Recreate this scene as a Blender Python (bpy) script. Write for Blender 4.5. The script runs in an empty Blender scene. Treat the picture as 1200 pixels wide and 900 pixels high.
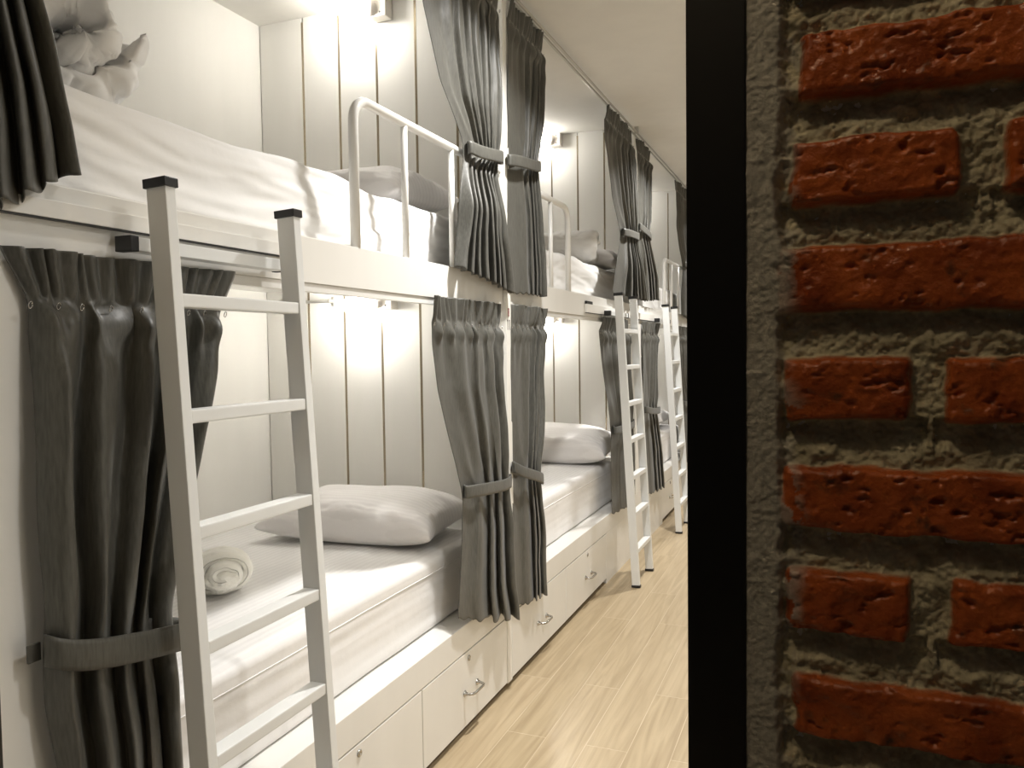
import bpy, bmesh, math, random
import numpy as np
from mathutils import Vector, Matrix
random.seed(7)
C = bpy.context.scene.collection
S = bpy.context.scene
# ------------------------------------------------------------------ camera
cam_d = bpy.data.cameras.new('camera'); cam = bpy.data.objects.new('camera', cam_d); C.objects.link(cam)
F, YAW, PITCH, ROLL = 930.0, math.radians(21.75), math.radians(2.52), math.radians(-0.76)
cam_d.sensor_fit = 'HORIZONTAL'; cam_d.sensor_width = 36.0; cam_d.lens = F / 1200 * 36
cam_d.clip_start = 0.02
cam.matrix_world = (Matrix.Translation((1.064, 0, 1.22)) @ Matrix.Rotation(YAW, 4, 'Z')
                    @ Matrix.Rotation(math.pi / 2 - PITCH, 4, 'X') @ Matrix.Rotation(ROLL, 4, 'Z'))
S.camera = cam
# ------------------------------------------------------------------ world, exposure, lights
w = bpy.data.worlds.new('world'); S.world = w; w.use_nodes = True
w.node_tree.nodes['Background'].inputs[0].default_value = (1, .93, .82, 1)
w.node_tree.nodes['Background'].inputs[1].default_value = 0.01
S.view_settings.view_transform = 'Standard'; S.view_settings.look = 'None'
S.view_settings.exposure = 0.5; S.view_settings.gamma = 1.0; S.view_settings.use_curve_mapping = False
BULB_E, CEIL_W, PORCH_W = 66.0, 18.5, 4.6
def area(name, loc, size, power, col=(1, .98, .95), rot=(0, 0, 0)):
    l = bpy.data.lights.new(name, 'AREA'); l.shape = 'DISK'; l.size = size; l.spread = 2.25; l.energy = power; l.color = col
    o = bpy.data.objects.new(name, l); C.objects.link(o); o.location = loc; o.rotation_euler = rot; return o
for yy, k in ((2.25, 1.0), (4.6, 1.0), (6.7, .9)):
    area('corridor_ceiling_light', (.50, yy, 2.495), .12, CEIL_W * k)
pl = bpy.data.lights.new('porch_light', 'POINT'); pl.energy = PORCH_W; pl.color = (1, .78, .5); pl.shadow_soft_size = .03
area('ladder_fill_light', (1.5, 1.25, 2.495), .12, CEIL_W * .45)  # fill lamp added to brighten the nearest ladder's rungs, not a known fitting
po = bpy.data.objects.new('porch_light', pl); C.objects.link(po); po.location = (.70, -.02, 2.42)

# ------------------------------------------------------------------ noise helpers
class VN:
    def __init__(s, seed):
        s.t = np.random.RandomState(seed).rand(64, 64, 64)
    def __call__(s, x, y, z=0.0):
        x, y, z = np.broadcast_arrays(np.asarray(x, float), np.asarray(y, float), np.asarray(z, float))
        xi, yi, zi = np.floor(x).astype(int), np.floor(y).astype(int), np.floor(z).astype(int)
        f = lambda a: a * a * (3 - 2 * a)
        u, v, q = f(x - xi), f(y - yi), f(z - zi); t = s.t; r = 0
        for a in (0, 1):
            for b in (0, 1):
                for c in (0, 1):
                    r = r + t[(xi + a) % 64, (yi + b) % 64, (zi + c) % 64] * (u if a else 1 - u) * (v if b else 1 - v) * (q if c else 1 - q)
        return r * 2 - 1
    def fbm(s, x, y, z=0.0, o=3):
        r = 0; a = 1.0; k = 1.0
        for i in range(o):
            r = r + a * s(x * k + i * 7.3, y * k + i * 3.1, z * k + i * 5.7); a *= .5; k *= 2.03
        return r
N1, N2 = VN(1), VN(2)
def sst(a, b, x): t = np.clip((x - a) / (b - a), 0, 1); return t * t * (3 - 2 * t)

# ------------------------------------------------------------------ materials
def mat(name, col=(.8, .8, .8), rough=.5, metal=0, coat=0, spec=.5, sheen=0, emit=None, es=0):
    m = bpy.data.materials.new(name); m.use_nodes = True; b = m.node_tree.nodes['Principled BSDF']
    b.inputs['Base Color'].default_value = (*col, 1); b.inputs['Roughness'].default_value = rough
    b.inputs['Metallic'].default_value = metal; b.inputs['Coat Weight'].default_value = coat
    b.inputs['Specular IOR Level'].default_value = spec; b.inputs['Sheen Weight'].default_value = sheen
    if emit: b.inputs['Emission Color'].default_value = (*emit, 1); b.inputs['Emission Strength'].default_value = es
    return m
def nd(m, t, **k):
    n = m.node_tree.nodes.new(t)
    for a, v in k.items(): setattr(n, a, v)
    return n
def lk(m, a, b): m.node_tree.links.new(a, b)
def coords(m, scale=(1, 1, 1), loc=(0, 0, 0)):
    tc = nd(m, 'ShaderNodeTexCoord'); mp = nd(m, 'ShaderNodeMapping')
    mp.inputs['Scale'].default_value = scale; mp.inputs['Location'].default_value = loc
    lk(m, tc.outputs['Object'], mp.inputs['Vector']); return mp.outputs['Vector']
def noise_mix(m, c1, c2, scale, vec, detail=4, lo=.35, hi=.65):
    n = nd(m, 'ShaderNodeTexNoise'); n.inputs['Scale'].default_value = scale; n.inputs['Detail'].default_value = detail
    lk(m, vec, n.inputs['Vector']); r = nd(m, 'ShaderNodeValToRGB')
    r.color_ramp.elements[0].color = (*c1, 1); r.color_ramp.elements[1].color = (*c2, 1)
    r.color_ramp.elements[0].position = lo; r.color_ramp.elements[1].position = hi
    lk(m, n.outputs['Fac'], r.inputs['Fac']); return r.outputs['Color'], n
def bump(m, h, strength, dist=.001, prev=None):
    b = nd(m, 'ShaderNodeBump'); b.inputs['Strength'].default_value = strength; b.inputs['Distance'].default_value = dist
    lk(m, h, b.inputs['Height'])
    if prev: lk(m, prev, b.inputs['Normal'])
    lk(m, b.outputs['Normal'], m.node_tree.nodes['Principled BSDF'].inputs['Normal']); return b.outputs['Normal']
def bsdf(m): return m.node_tree.nodes['Principled BSDF']

def painted(name, c, rough=.45, amt=.03, coat=0):
    m = mat(name, c, rough, coat=coat); v = coords(m, (3, 3, .6))
    col, n = noise_mix(m, tuple(x * (1 - amt) for x in c), c, 3, v); lk(m, col, bsdf(m).inputs['Base Color'])
    n2 = nd(m, 'ShaderNodeTexNoise'); n2.inputs['Scale'].default_value = 120; lk(m, coords(m), n2.inputs['Vector'])
    bump(m, n2.outputs['Fac'], .12, .0005); return m
M_wall = painted('cream_wall_paint', (.85, .835, .79), .6)
M_board = painted('cream_board_paint', (.85, .835, .79), .38)
M_white = painted('white_lacquer_board', (.82, .805, .765), .32)
M_ceil = painted('ceiling_paint', (.82, .80, .75), .75)
M_steel = painted('white_powder_coated_steel', (.80, .81, .80), .35)
M_rail = painted('white_enamelled_rail', (.80, .79, .76), .3)
M_cap = mat('black_plastic', (.012, .012, .013), .4)
M_dark = mat('dark_gap', (.03, .027, .022), .7)
M_brass = mat('brass_strip', (.40, .335, .24), .25, metal=.75)
M_chrome = mat('chrome', (.50, .49, .47), .16, metal=1)
M_alu = mat('aluminium_track', (.5, .49, .46), .35, metal=.8)
M_porc = mat('white_plastic_lampholder', (.76, .72, .66), .35)
M_ink = mat('dark_ink', (.06, .045, .04), .6)
M_red = mat('faded_red_ink', (.45, .16, .16), .6)
M_bulb = mat('lit_bulb', (1, 1, 1), .4, emit=(1, .965, .905), es=BULB_E)
M_frame = mat('black_door_frame', (.006, .006, .006), .42)

def linen(name, c, stripe=.0, axis='X', period=.016, rough=.8):
    m = mat(name, c, rough, sheen=.25); v = coords(m)
    wv = nd(m, 'ShaderNodeTexWave', wave_type='BANDS', bands_direction=axis, wave_profile='SIN')
    wv.inputs['Scale'].default_value = .314 / period; wv.inputs['Distortion'].default_value = 1.2; wv.inputs['Detail Scale'].default_value = 1.5
    lk(m, v, wv.inputs['Vector'])
    if stripe:
        r = nd(m, 'ShaderNodeValToRGB'); r.color_ramp.elements[0].position = .42; r.color_ramp.elements[1].position = .58
        r.color_ramp.elements[0].color = (*[x * (1 - stripe) for x in c], 1); r.color_ramp.elements[1].color = (*c, 1)
        lk(m, wv.outputs['Fac'], r.inputs['Fac']); lk(m, r.outputs['Color'], bsdf(m).inputs['Base Color'])
        mr = nd(m, 'ShaderNodeMapRange'); mr.inputs['To Min'].default_value = .75; mr.inputs['To Max'].default_value = .5
        lk(m, wv.outputs['Fac'], mr.inputs['Value']); lk(m, mr.outputs['Result'], bsdf(m).inputs['Roughness'])
    n = nd(m, 'ShaderNodeTexNoise'); n.inputs['Scale'].default_value = 14; n.inputs['Detail'].default_value = 5; lk(m, v, n.inputs['Vector'])
    p = bump(m, n.outputs['Fac'], .35, .006)
    return m
M_sheetL = linen('striped_cotton_sheet', (.85, .835, .82), .06, 'X', .022)
M_sheetU = linen('white_cotton_sheet', (.86, .85, .835))
M_pill = linen('striped_pillowcase', (.87, .845, .835), .05, 'Y', .020)
M_duvet = linen('white_duvet_cover', (.85, .84, .825))
M_towel = mat('cream_terry_towel', (.90, .88, .80), .95, sheen=.5)
tn = nd(M_towel, 'ShaderNodeTexNoise'); tn.inputs['Scale'].default_value = 400; lk(M_towel, coords(M_towel), tn.inputs['Vector']); bump(M_towel, tn.outputs['Fac'], .5, .002)

M_cur = mat('charcoal_satin', (.1, .1, .095), .47, spec=.45, sheen=.1)
bsdf(M_cur).inputs['Sheen Roughness'].default_value = .4
cc, cn = noise_mix(M_cur, (.064, .062, .053), (.100, .098, .085), 1, coords(M_cur, (260, 260, 30)), 3, .3, .7); lk(M_cur, cc, bsdf(M_cur).inputs['Base Color'])
cn2 = nd(M_cur, 'ShaderNodeTexNoise'); cn2.inputs['Scale'].default_value = 1; lk(M_cur, coords(M_cur, (60, 60, 900)), cn2.inputs['Vector'])
pv = bump(M_cur, cn2.outputs['Fac'], .25, .0006)
cn3 = nd(M_cur, 'ShaderNodeTexNoise'); cn3.inputs['Scale'].default_value = 16; cn3.inputs['Detail'].default_value = 3; lk(M_cur, coords(M_cur), cn3.inputs['Vector'])
bump(M_cur, cn3.outputs['Fac'], .30, .006, pv)

def floor_mat():
    m = mat('oak_plank_floor', (.6, .5, .35), .33, spec=.5)
    tc = nd(m, 'ShaderNodeTexCoord'); mp = nd(m, 'ShaderNodeMapping'); mp.inputs['Rotation'].default_value = (0, 0, math.pi / 2)
    mp.inputs['Location'].default_value = (0, .015, 0)
    lk(m, tc.outputs['Object'], mp.inputs['Vector'])
    br = nd(m, 'ShaderNodeTexBrick'); br.offset = .37; br.inputs['Scale'].default_value = 1
    br.inputs['Brick Width'].default_value = 1.15; br.inputs['Row Height'].default_value = .13; br.inputs['Mortar Size'].default_value = .0014
    br.inputs['Mortar Smooth'].default_value = .3; br.inputs['Bias'].default_value = 0
    br.inputs['Color1'].default_value = (.45, .365, .245, 1); br.inputs['Color2'].default_value = (.41, .33, .215, 1); br.inputs['Mortar'].default_value = (.58, .50, .37, 1)
    lk(m, mp.outputs['Vector'], br.inputs['Vector'])
    g = nd(m, 'ShaderNodeTexNoise'); g.inputs['Scale'].default_value = 1; g.inputs['Detail'].default_value = 6; g.inputs['Distortion'].default_value = 1.6
    mp2 = nd(m, 'ShaderNodeMapping'); mp2.inputs['Scale'].default_value = (26, 1.6, 1); lk(m, tc.outputs['Object'], mp2.inputs['Vector'])
    addv = nd(m, 'ShaderNodeVectorMath', operation='ADD'); sc = nd(m, 'ShaderNodeVectorMath', operation='SCALE'); sc.inputs['Scale'].default_value = 9
    lk(m, br.outputs['Color'], sc.inputs[0]); lk(m, mp2.outputs['Vector'], addv.inputs[0]); lk(m, sc.outputs[0], addv.inputs[1]); lk(m, addv.outputs[0], g.inputs['Vector'])
    r = nd(m, 'ShaderNodeValToRGB'); r.color_ramp.elements[0].position = .32; r.color_ramp.elements[1].position = .68
    r.color_ramp.elements[0].color = (.84, .79, .72, 1); r.color_ramp.elements[1].color = (1.12, 1.1, 1.06, 1); lk(m, g.outputs['Fac'], r.inputs['Fac'])
    mx = nd(m, 'ShaderNodeMix', data_type='RGBA', blend_type='MULTIPLY'); mx.inputs[0].default_value = 1
    lk(m, br.outputs['Color'], mx.inputs[6]); lk(m, r.outputs['Color'], mx.inputs[7]); lk(m, mx.outputs[2], bsdf(m).inputs['Base Color'])
    bump(m, g.outputs['Fac'], .1, .001); return m
M_floor = floor_mat()

def brick_mat():
    m = mat('brick_and_mortar', (.3, .1, .05), .5); v = coords(m)
    a = nd(m, 'ShaderNodeAttribute'); a.attribute_name = 'kind'; sp = nd(m, 'ShaderNodeSeparateColor'); lk(m, a.outputs['Color'], sp.inputs[0])
    cb, n = noise_mix(m, (.30, .055, .014), (.64, .155, .036), 22, v, 6, .3, .72)
    cb2, n2 = noise_mix(m, (0, 0, 0), (1, 1, 1), 45, v, 5, .60, .72)
    mb = nd(m, 'ShaderNodeMix', data_type='RGBA'); lk(m, cb2, mb.inputs[0]); lk(m, cb, mb.inputs[6]); mb.inputs[7].default_value = (.13, .06, .03, 1)
    cm, n3 = noise_mix(m, (.40, .36, .24), (.68, .63, .46), 60, v, 6, .3, .7)
    cp, n4 = noise_mix(m, (.42, .41, .37), (.60, .58, .52), 160, v, 4, .35, .7)
    m1 = nd(m, 'ShaderNodeMix', data_type='RGBA'); lk(m, sp.outputs[0], m1.inputs[0]); lk(m, cm, m1.inputs[6]); lk(m, mb.outputs[2], m1.inputs[7])
    m2 = nd(m, 'ShaderNodeMix', data_type='RGBA'); lk(m, sp.outputs[1], m2.inputs[0]); lk(m, m1.outputs[2], m2.inputs[6]); lk(m, cp, m2.inputs[7])
    lk(m, m2.outputs[2], bsdf(m).inputs['Base Color'])
    mr = nd(m, 'ShaderNodeMapRange'); mr.inputs['To Min'].default_value = .62; mr.inputs['To Max'].default_value = .30
    lk(m, sp.outputs[0], mr.inputs['Value']); lk(m, mr.outputs['Result'], bsdf(m).inputs['Roughness'])
    n5 = nd(m, 'ShaderNodeTexNoise'); n5.inputs['Scale'].default_value = 330; n5.inputs['Detail'].default_value = 4; lk(m, v, n5.inputs['Vector'])
    bump(m, n5.outputs['Fac'], .55, .0016); return m
M_brick = brick_mat()

# ------------------------------------------------------------------ mesh helpers
def obj(name, me_or_bm, m, parent=None, smooth=False, loc=None):
    if isinstance(me_or_bm, bmesh.types.BMesh):
        me = bpy.data.meshes.new(name); me_or_bm.to_mesh(me); me_or_bm.free()
    else: me = me_or_bm
    if m is not None: me.materials.append(m)
    if smooth:
        for p in me.polygons: p.use_smooth = True
    o = bpy.data.objects.new(name, me); C.objects.link(o)
    if parent is not None: o.parent = parent
    if loc is not None: o.location = loc
    return o
def thing(name, label, cat, loc=(0, 0, 0), group=None, rz=0):
    o = bpy.data.objects.new(name, None); C.objects.link(o); o.location = loc; o.rotation_euler.z = rz; o.empty_display_size = .05
    return tag(o, label, cat, group)
def tag(o, label, cat, group=None):
    o['label'] = label; o['category'] = cat
    if group: o['group'] = group
    return o
def struct(name, b, m, smooth=False):
    o = obj(name, b, m, None, smooth); o['kind'] = 'structure'; return o
def box(bm, x0, x1, y0, y1, z0, z1, bev=0.0, mtx=None):
    vs = [bm.verts.new((x, y, z)) for x in (x0, x1) for y in (y0, y1) for z in (z0, z1)]
    fs = [bm.faces.new([vs[i] for i in q]) for q in ((0, 1, 3, 2), (4, 6, 7, 5), (0, 4, 5, 1), (2, 3, 7, 6), (0, 2, 6, 4), (1, 5, 7, 3))]
    if bev:
        es = list({e for f in fs for e in f.edges})
        r = bmesh.ops.bevel(bm, geom=es, offset=bev, segments=2, profile=.6, affect='EDGES'); vs = list({v for f in r['faces'] for v in f.verts} | {v for v in vs if v.is_valid})
    if mtx is not None: bmesh.ops.transform(bm, matrix=mtx, verts=vs)
    return bm
def bx(x0, x1, y0, y1, z0, z1, bev=0.0): return box(bmesh.new(), x0, x1, y0, y1, z0, z1, bev)
def grid(name, P, m, parent=None, wrap_u=False, wrap_v=False, thick=0, attr=None, smooth=True):
    nu, nv = P.shape[:2]; idx = np.arange(nu * nv).reshape(nu, nv)
    a = np.concatenate([idx, idx[:1]], 0) if wrap_u else idx
    a = np.concatenate([a, a[:, :1]], 1) if wrap_v else a
    f = np.stack([a[:-1, :-1], a[1:, :-1], a[1:, 1:], a[:-1, 1:]], -1).reshape(-1, 4)
    me = bpy.data.meshes.new(name); me.vertices.add(nu * nv); me.vertices.foreach_set('co', P.reshape(-1, 3).astype(np.float32).ravel())
    me.loops.add(f.size); me.loops.foreach_set('vertex_index', f.ravel().astype(np.int32))
    me.polygons.add(len(f)); me.polygons.foreach_set('loop_start', np.arange(0, f.size, 4, dtype=np.int32))
    me.polygons.foreach_set('loop_total', np.full(len(f), 4, np.int32))
    me.update(calc_edges=True); me.validate()
    if attr is not None:
        c = me.color_attributes.new('kind', 'FLOAT_COLOR', 'POINT'); c.data.foreach_set('color', attr.reshape(-1, 4).astype(np.float32).ravel())
    o = obj(name, me, m, parent, smooth)
    if thick:
        md = o.modifiers.new('solid', 'SOLIDIFY'); md.thickness = thick; md.offset = 0
    return o
def tube(bm, pts, r, n=12, closed=False):
    pts = [Vector(p) for p in pts]; rings = []; L = len(pts)
    prev = None
    for i, p in enumerate(pts):
        t = (pts[min(i + 1, L - 1)] - pts[max(i - 1, 0)]).normalized()
        a = Vector((0, 0, 1)) if abs(t.z) < .9 else Vector((1, 0, 0))
        if prev is not None: a = prev
        s = t.cross(a).normalized(); u = s.cross(t).normalized(); prev = u
        rr = r[i] if hasattr(r, '__len__') else r
        rings.append([bm.verts.new(p + s * math.cos(k * 2 * math.pi / n) * rr + u * math.sin(k * 2 * math.pi / n) * rr) for k in range(n)])
    for a, b in zip(rings, rings[1:]):
        for k in range(n): bm.faces.new((a[k], a[(k + 1) % n], b[(k + 1) % n], b[k]))
    bm.faces.new(rings[0][::-1]); bm.faces.new(rings[-1]); return bm
def lathe(bm, prof, axis_o, axis_d, n=24):
    d = Vector(axis_d).normalized(); a = Vector((0, 0, 1)) if abs(d.z) < .9 else Vector((1, 0, 0))
    s = d.cross(a).normalized(); u = s.cross(d); o = Vector(axis_o); rings = []
    for (r, h) in prof: rings.append([bm.verts.new(o + d * h + (s * math.cos(k * 2 * math.pi / n) + u * math.sin(k * 2 * math.pi / n)) * max(r, 1e-5)) for k in range(n)])
    for p, q in zip(rings, rings[1:]):
        for k in range(n): bm.faces.new((p[k], p[(k + 1) % n], q[(k + 1) % n], q[k]))
    bm.faces.new(rings[0][::-1]); bm.faces.new(rings[-1]); return bm

# ------------------------------------------------------------------ room shell
BX = -1.02; H = 2.50; XR = 1.95; YE = 8.62; P0, PT = 2.612, 2.0
POSTS = [.612, 2.612, 4.612, 6.612]
PH = .022
struct('floor', bx(BX - .1, XR + .1, -1.6, YE + .1, -.05, 0), M_floor)
struct('ceiling', bx(BX - .1, XR + .1, -1.6, YE + .1, H, H + .06), M_ceil)
struct('wall_left', bx(BX - .1, BX, .6, YE, 0, H), M_wall)
struct('wall_right', bx(XR, XR + .1, .6, YE, 0, H), M_wall)
struct('wall_back', bx(BX - .1, XR + .1, YE, YE + .1, 0, H), M_wall)
bm = bx(BX - .1, .16, .50, .585, 0, H); box(bm, .16, .9665, .50, .585, 2.15, H)
struct('wall_front', bm, M_wall)

# brick wall with the rendered strip along the door frame: a relief mesh
def brick_wall():
    xs = np.concatenate([np.arange(1.008, 1.225, .0012), np.arange(1.225, XR + .004, .006)])
    zs = np.concatenate([np.arange(0, .86, .008), np.arange(.86, 1.54, .0012), np.arange(1.54, H + .008, .008)])
    zs = np.clip(zs, 0, H)
    X, Z = np.meshgrid(xs, zs, indexing='ij')
    rng = np.random.RandomState(5)
    hb = np.full(X.shape, -1.0)                                       # signed inside distance to the nearest brick
    wx = X + .0022 * N1.fbm(X * 60, Z * 60, 1, 3); wz = Z + .0016 * N1.fbm(X * 55, Z * 55, 9, 3)
    tilt = np.zeros(X.shape); under = np.full(X.shape, 9.0)
    rows = {0: (1.468, 1.513), 1: (1.391, 1.438), 2: (1.318, 1.364), 3: (1.243, 1.290), 4: (1.166, 1.211), 5: (1.087, 1.134), 6: (1.013, 1.060), 7: (.937, .981)}
    st = {0: [1.036, 1.25], 1: [1.043, 1.235, 1.44, 1.65, 1.86], 2: [1.038, 1.171, 1.27, 1.375, 1.48, 1.59, 1.69, 1.80, 1.90], 3: [1.029, 1.225, 1.43, 1.64, 1.85],
          4: [1.035, 1.137, 1.245, 1.35, 1.46, 1.56, 1.67, 1.78, 1.88], 5: [1.034, 1.23, 1.44, 1.65, 1.86], 6: [1.034, 1.141, 1.25, 1.36, 1.46, 1.57, 1.68, 1.78, 1.88], 7: [1.041, 1.235, 1.44, 1.65, 1.86]}
    en = {2: 1.144, 4: 1.116, 6: 1.118}
    K = []
    for r in range(-14, 20):
        if r in rows: z0, z1 = rows[r]
        elif r < 0: z1 = 1.513 + .0765 * (-r); z0 = z1 - .047
        else: z1 = .981 - .0765 * (r - 7); z0 = z1 - .046
        s = st.get(r) or [1.037 + (k * .105 if r % 2 == 0 else k * .205) for k in range(9 if r % 2 == 0 else 5)]
        if len(s) < 3: s = [s[0] + .205 * k for k in range(5)]
        for i, x0 in enumerate(s):
            x1 = (s[i + 1] - .021) if i + 1 < len(s) else XR + .05
            if i == 0 and r in en: x1 = en[r]
            K.append((x0, x1, z0, z1))
    tint = np.zeros(X.shape)
    for (x0, x1, z0, z1) in K:
        iz = np.where((zs > z0 - .05) & (zs < z1 + .05))[0]; ix = np.where((xs > x0 - .05) & (xs < x1 + .05))[0]
        if len(iz) == 0 or len(ix) == 0: continue
        sl = np.ix_(ix, iz); rot = rng.uniform(-.012, .012); cx, cz = (x0 + x1) / 2, (z0 + z1) / 2
        dx = wx[sl] - cx; dz = wz[sl] - cz; dz2 = dz - rot * dx
        hx, hz, rad = (x1 - x0) / 2, (z1 - z0) / 2, .004
        qx, qz = np.abs(dx) - hx + rad, np.abs(dz2) - hz + rad
        sd = -(np.hypot(np.maximum(qx, 0), np.maximum(qz, 0)) + np.minimum(np.maximum(qx, qz), 0) - rad)
        hb[sl] = np.maximum(hb[sl], sd)
        d = (z0 - wz[sl]); inside = (wx[sl] > x0 - .006) & (wx[sl] < x1 + .012) & (d > -.004)
        u = under[sl]; u[inside] = np.minimum(u[inside], np.maximum(d[inside], 0)); under[sl] = u
        tt = tilt[sl]; m_ = sd > 0; tt[m_] = rng.uniform(-.0015, .0015) + dx[m_] * rng.uniform(-.02, .02); tilt[sl] = tt
    brick = sst(-.0006, .0010, hb)
    rise = sst(-.0012, .0030, hb)
    fine = N1.fbm(X * 420, Z * 420, 2, 3); mid = N1.fbm(X * 110, Z * 110, 4, 4); big = N2.fbm(X * 35, Z * 35, 0, 3)
    mort = .0005 + .0095 * sst(.004, .024, np.where(under > 1, .03, under)) * (.75 + .35 * big) + .0014 * fine + .0020 * mid
    gouge = -np.clip(N2.fbm(X * 90, Z * 150, 6, 3) - .55, 0, 1) * .006
    bk = .0185 + tilt + .0007 * fine * .35 + .0010 * mid + .0008 * big + gouge - .0025 * (1 - sst(0, .006, hb))
    h = mort * (1 - rise) + np.maximum(bk, mort) * rise
    edge = 1.0335 + .003 * N1.fbm(Z * 22, 5.5, 0, 3) + .0015 * mid
    strip = 1 - sst(-.004, .003, X - edge)
    hs = .0150 + .0004 * mid + .0006 * fine + .0008 * big
    h = h * (1 - strip) + hs * strip
    smear = (1 - sst(0, .016, X - edge + .006 * big)) * .75 * (mid > -.15)
    A = np.zeros(X.shape + (4,)); pm = np.clip(np.maximum(strip, smear), 0, 1)
    A[..., 0] = brick; A[..., 1] = pm; A[..., 3] = 1
    P = np.stack([X, .615 - h, Z], -1)
    o = grid('wall_right_brick', P, M_brick, attr=A, smooth=True); o['kind'] = 'structure'; o.name = 'wall_brick'
    struct('wall_front_core', bx(1.0105, XR + .1, .6165, .70, 0, H), M_wall)
brick_wall()
# black door frame: jamb by the bricks, opposite jamb and head
bm = bmesh.new(); box(bm, .9665, 1.0085, .598, .70, 0, 2.15, .0015); box(bm, .9660, .9705, .5985, .66, 0, 2.15)
box(bm, .16, .20, .50, .60, 0, 2.15, .0015); box(bm, .16, 1.0085, .598, .70, 2.10, 2.15, .0015)
o = struct('door_1', bm, M_frame)

# ------------------------------------------------------------------ partitions with planks and brass strips
part_labels = {1: 'cream plank partition at the pillow end of the nearest bunks, bulb lamps on it',
               2: 'cream plank partition behind the second pair of bunks, left of the second ladder',
               3: 'cream plank partition farthest down the row, beyond the last ladder',
               0: 'plain cream partition closing the foot of the nearest bunks'}
def partition(i, y):
    t = thing('partition', part_labels[i], 'partition', (BX, y, 0))
    bm = bmesh.new(); gx = []
    g = -.165
    while g > BX + .12: gx.append(g); g -= .163
    edges = [.012] + gx + [BX]
    for a, b in zip(edges, edges[1:]):                                # planks with thin gaps between them
        box(bm, b + .004 - BX, a - (.004 if a < 0 else -0) - BX, -PH, -.004, .352, H, .0008)
    box(bm, 0, .012 - BX, -.004, PH, .352, H); box(bm, 0, -BX, -PH, PH, .02, .352)
    obj('plank_panel', bm, M_board, t)
    bm = bmesh.new()
    for a in gx:
        for z0, z1 in ((.36, 1.455), (1.5, 2.482)): box(bm, a - .0046 - BX, a + .0046 - BX, -PH - .0006, -.003, z0, z1)
    obj('brass_strip', bm, M_brass, t)
    return t
parts = [partition(i, y) for i, y in enumerate(POSTS)]
# number on the edge of the first partition
def mark(x, y, z, w_, h_): return bx(x, x + .0008, y - w_ / 2, y + w_ / 2, z - h_ / 2, z + h_ / 2)
t = parts[1]
bm = bmesh.new()
for dy in (-.009, .009):
    box(bm, .0125 - BX, .0133 - BX, dy - .0016, dy + .0016, 1.288, 1.322); box(bm, .0125 - BX, .0133 - BX, dy - .005, dy + .0016, 1.3185, 1.3235)
o = obj('bunk_number', bm, M_ink, t); o['label'] = 'dark digits 11 on the white edge'
bm = bmesh.new()
for (a, b, c, d) in ((-.007, -.004, 1.336, 1.364), (.002, .005, 1.336, 1.364), (-.007, .005, 1.336, 1.339), (-.007, .005, 1.361, 1.364), (-.007, .005, 1.349, 1.352)):
    box(bm, .0125 - BX, .0133 - BX, a, b, c, d)
o = obj('bunk_letter', bm, M_red, t); o['label'] = 'faded red character above the digits'

# ------------------------------------------------------------------ built-in bunks
bay_label = ['nearest built-in white bunk pair, first ladder against it',
             'middle built-in white bunk pair, between first partition edge and second ladder',
             'farthest built-in white bunk pair, partly hidden by the black frame']
def drawer(t, y0, y1, k):
    d = obj('drawer', bx(-.02, 0, y0 + .0022, y1 - .0022, .026, .2585, .0012), M_white, t)
    yc = (y0 + y1) / 2 + .006
    bm = bmesh.new(); tube(bm, [(0.0, yc - .048, .134), (.016, yc - .048, .134), (.026, yc - .042, .134), (.030, yc - .03, .134), (.030, yc + .03, .134), (.026, yc + .042, .134), (.016, yc + .048, .134), (0.0, yc + .048, .134)], .0045, 10)
    for s in (-1, 1): lathe(bm, [(.0105, 0), (.0105, .002), (.007, .005), (.0045, .012)], (0, yc + s * .048, .134), (1, 0, 0), 16)
    obj('handle', bm, M_chrome, d, True)
    bm = bmesh.new(); lathe(bm, [(.0095, 0), (.0095, .0025), (.0075, .004), (.0045, .004), (.004, .0025)], (0, yc - .012, .236), (1, 0, 0), 20)
    l = obj('lock', bm, M_chrome, d, True)
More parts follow.
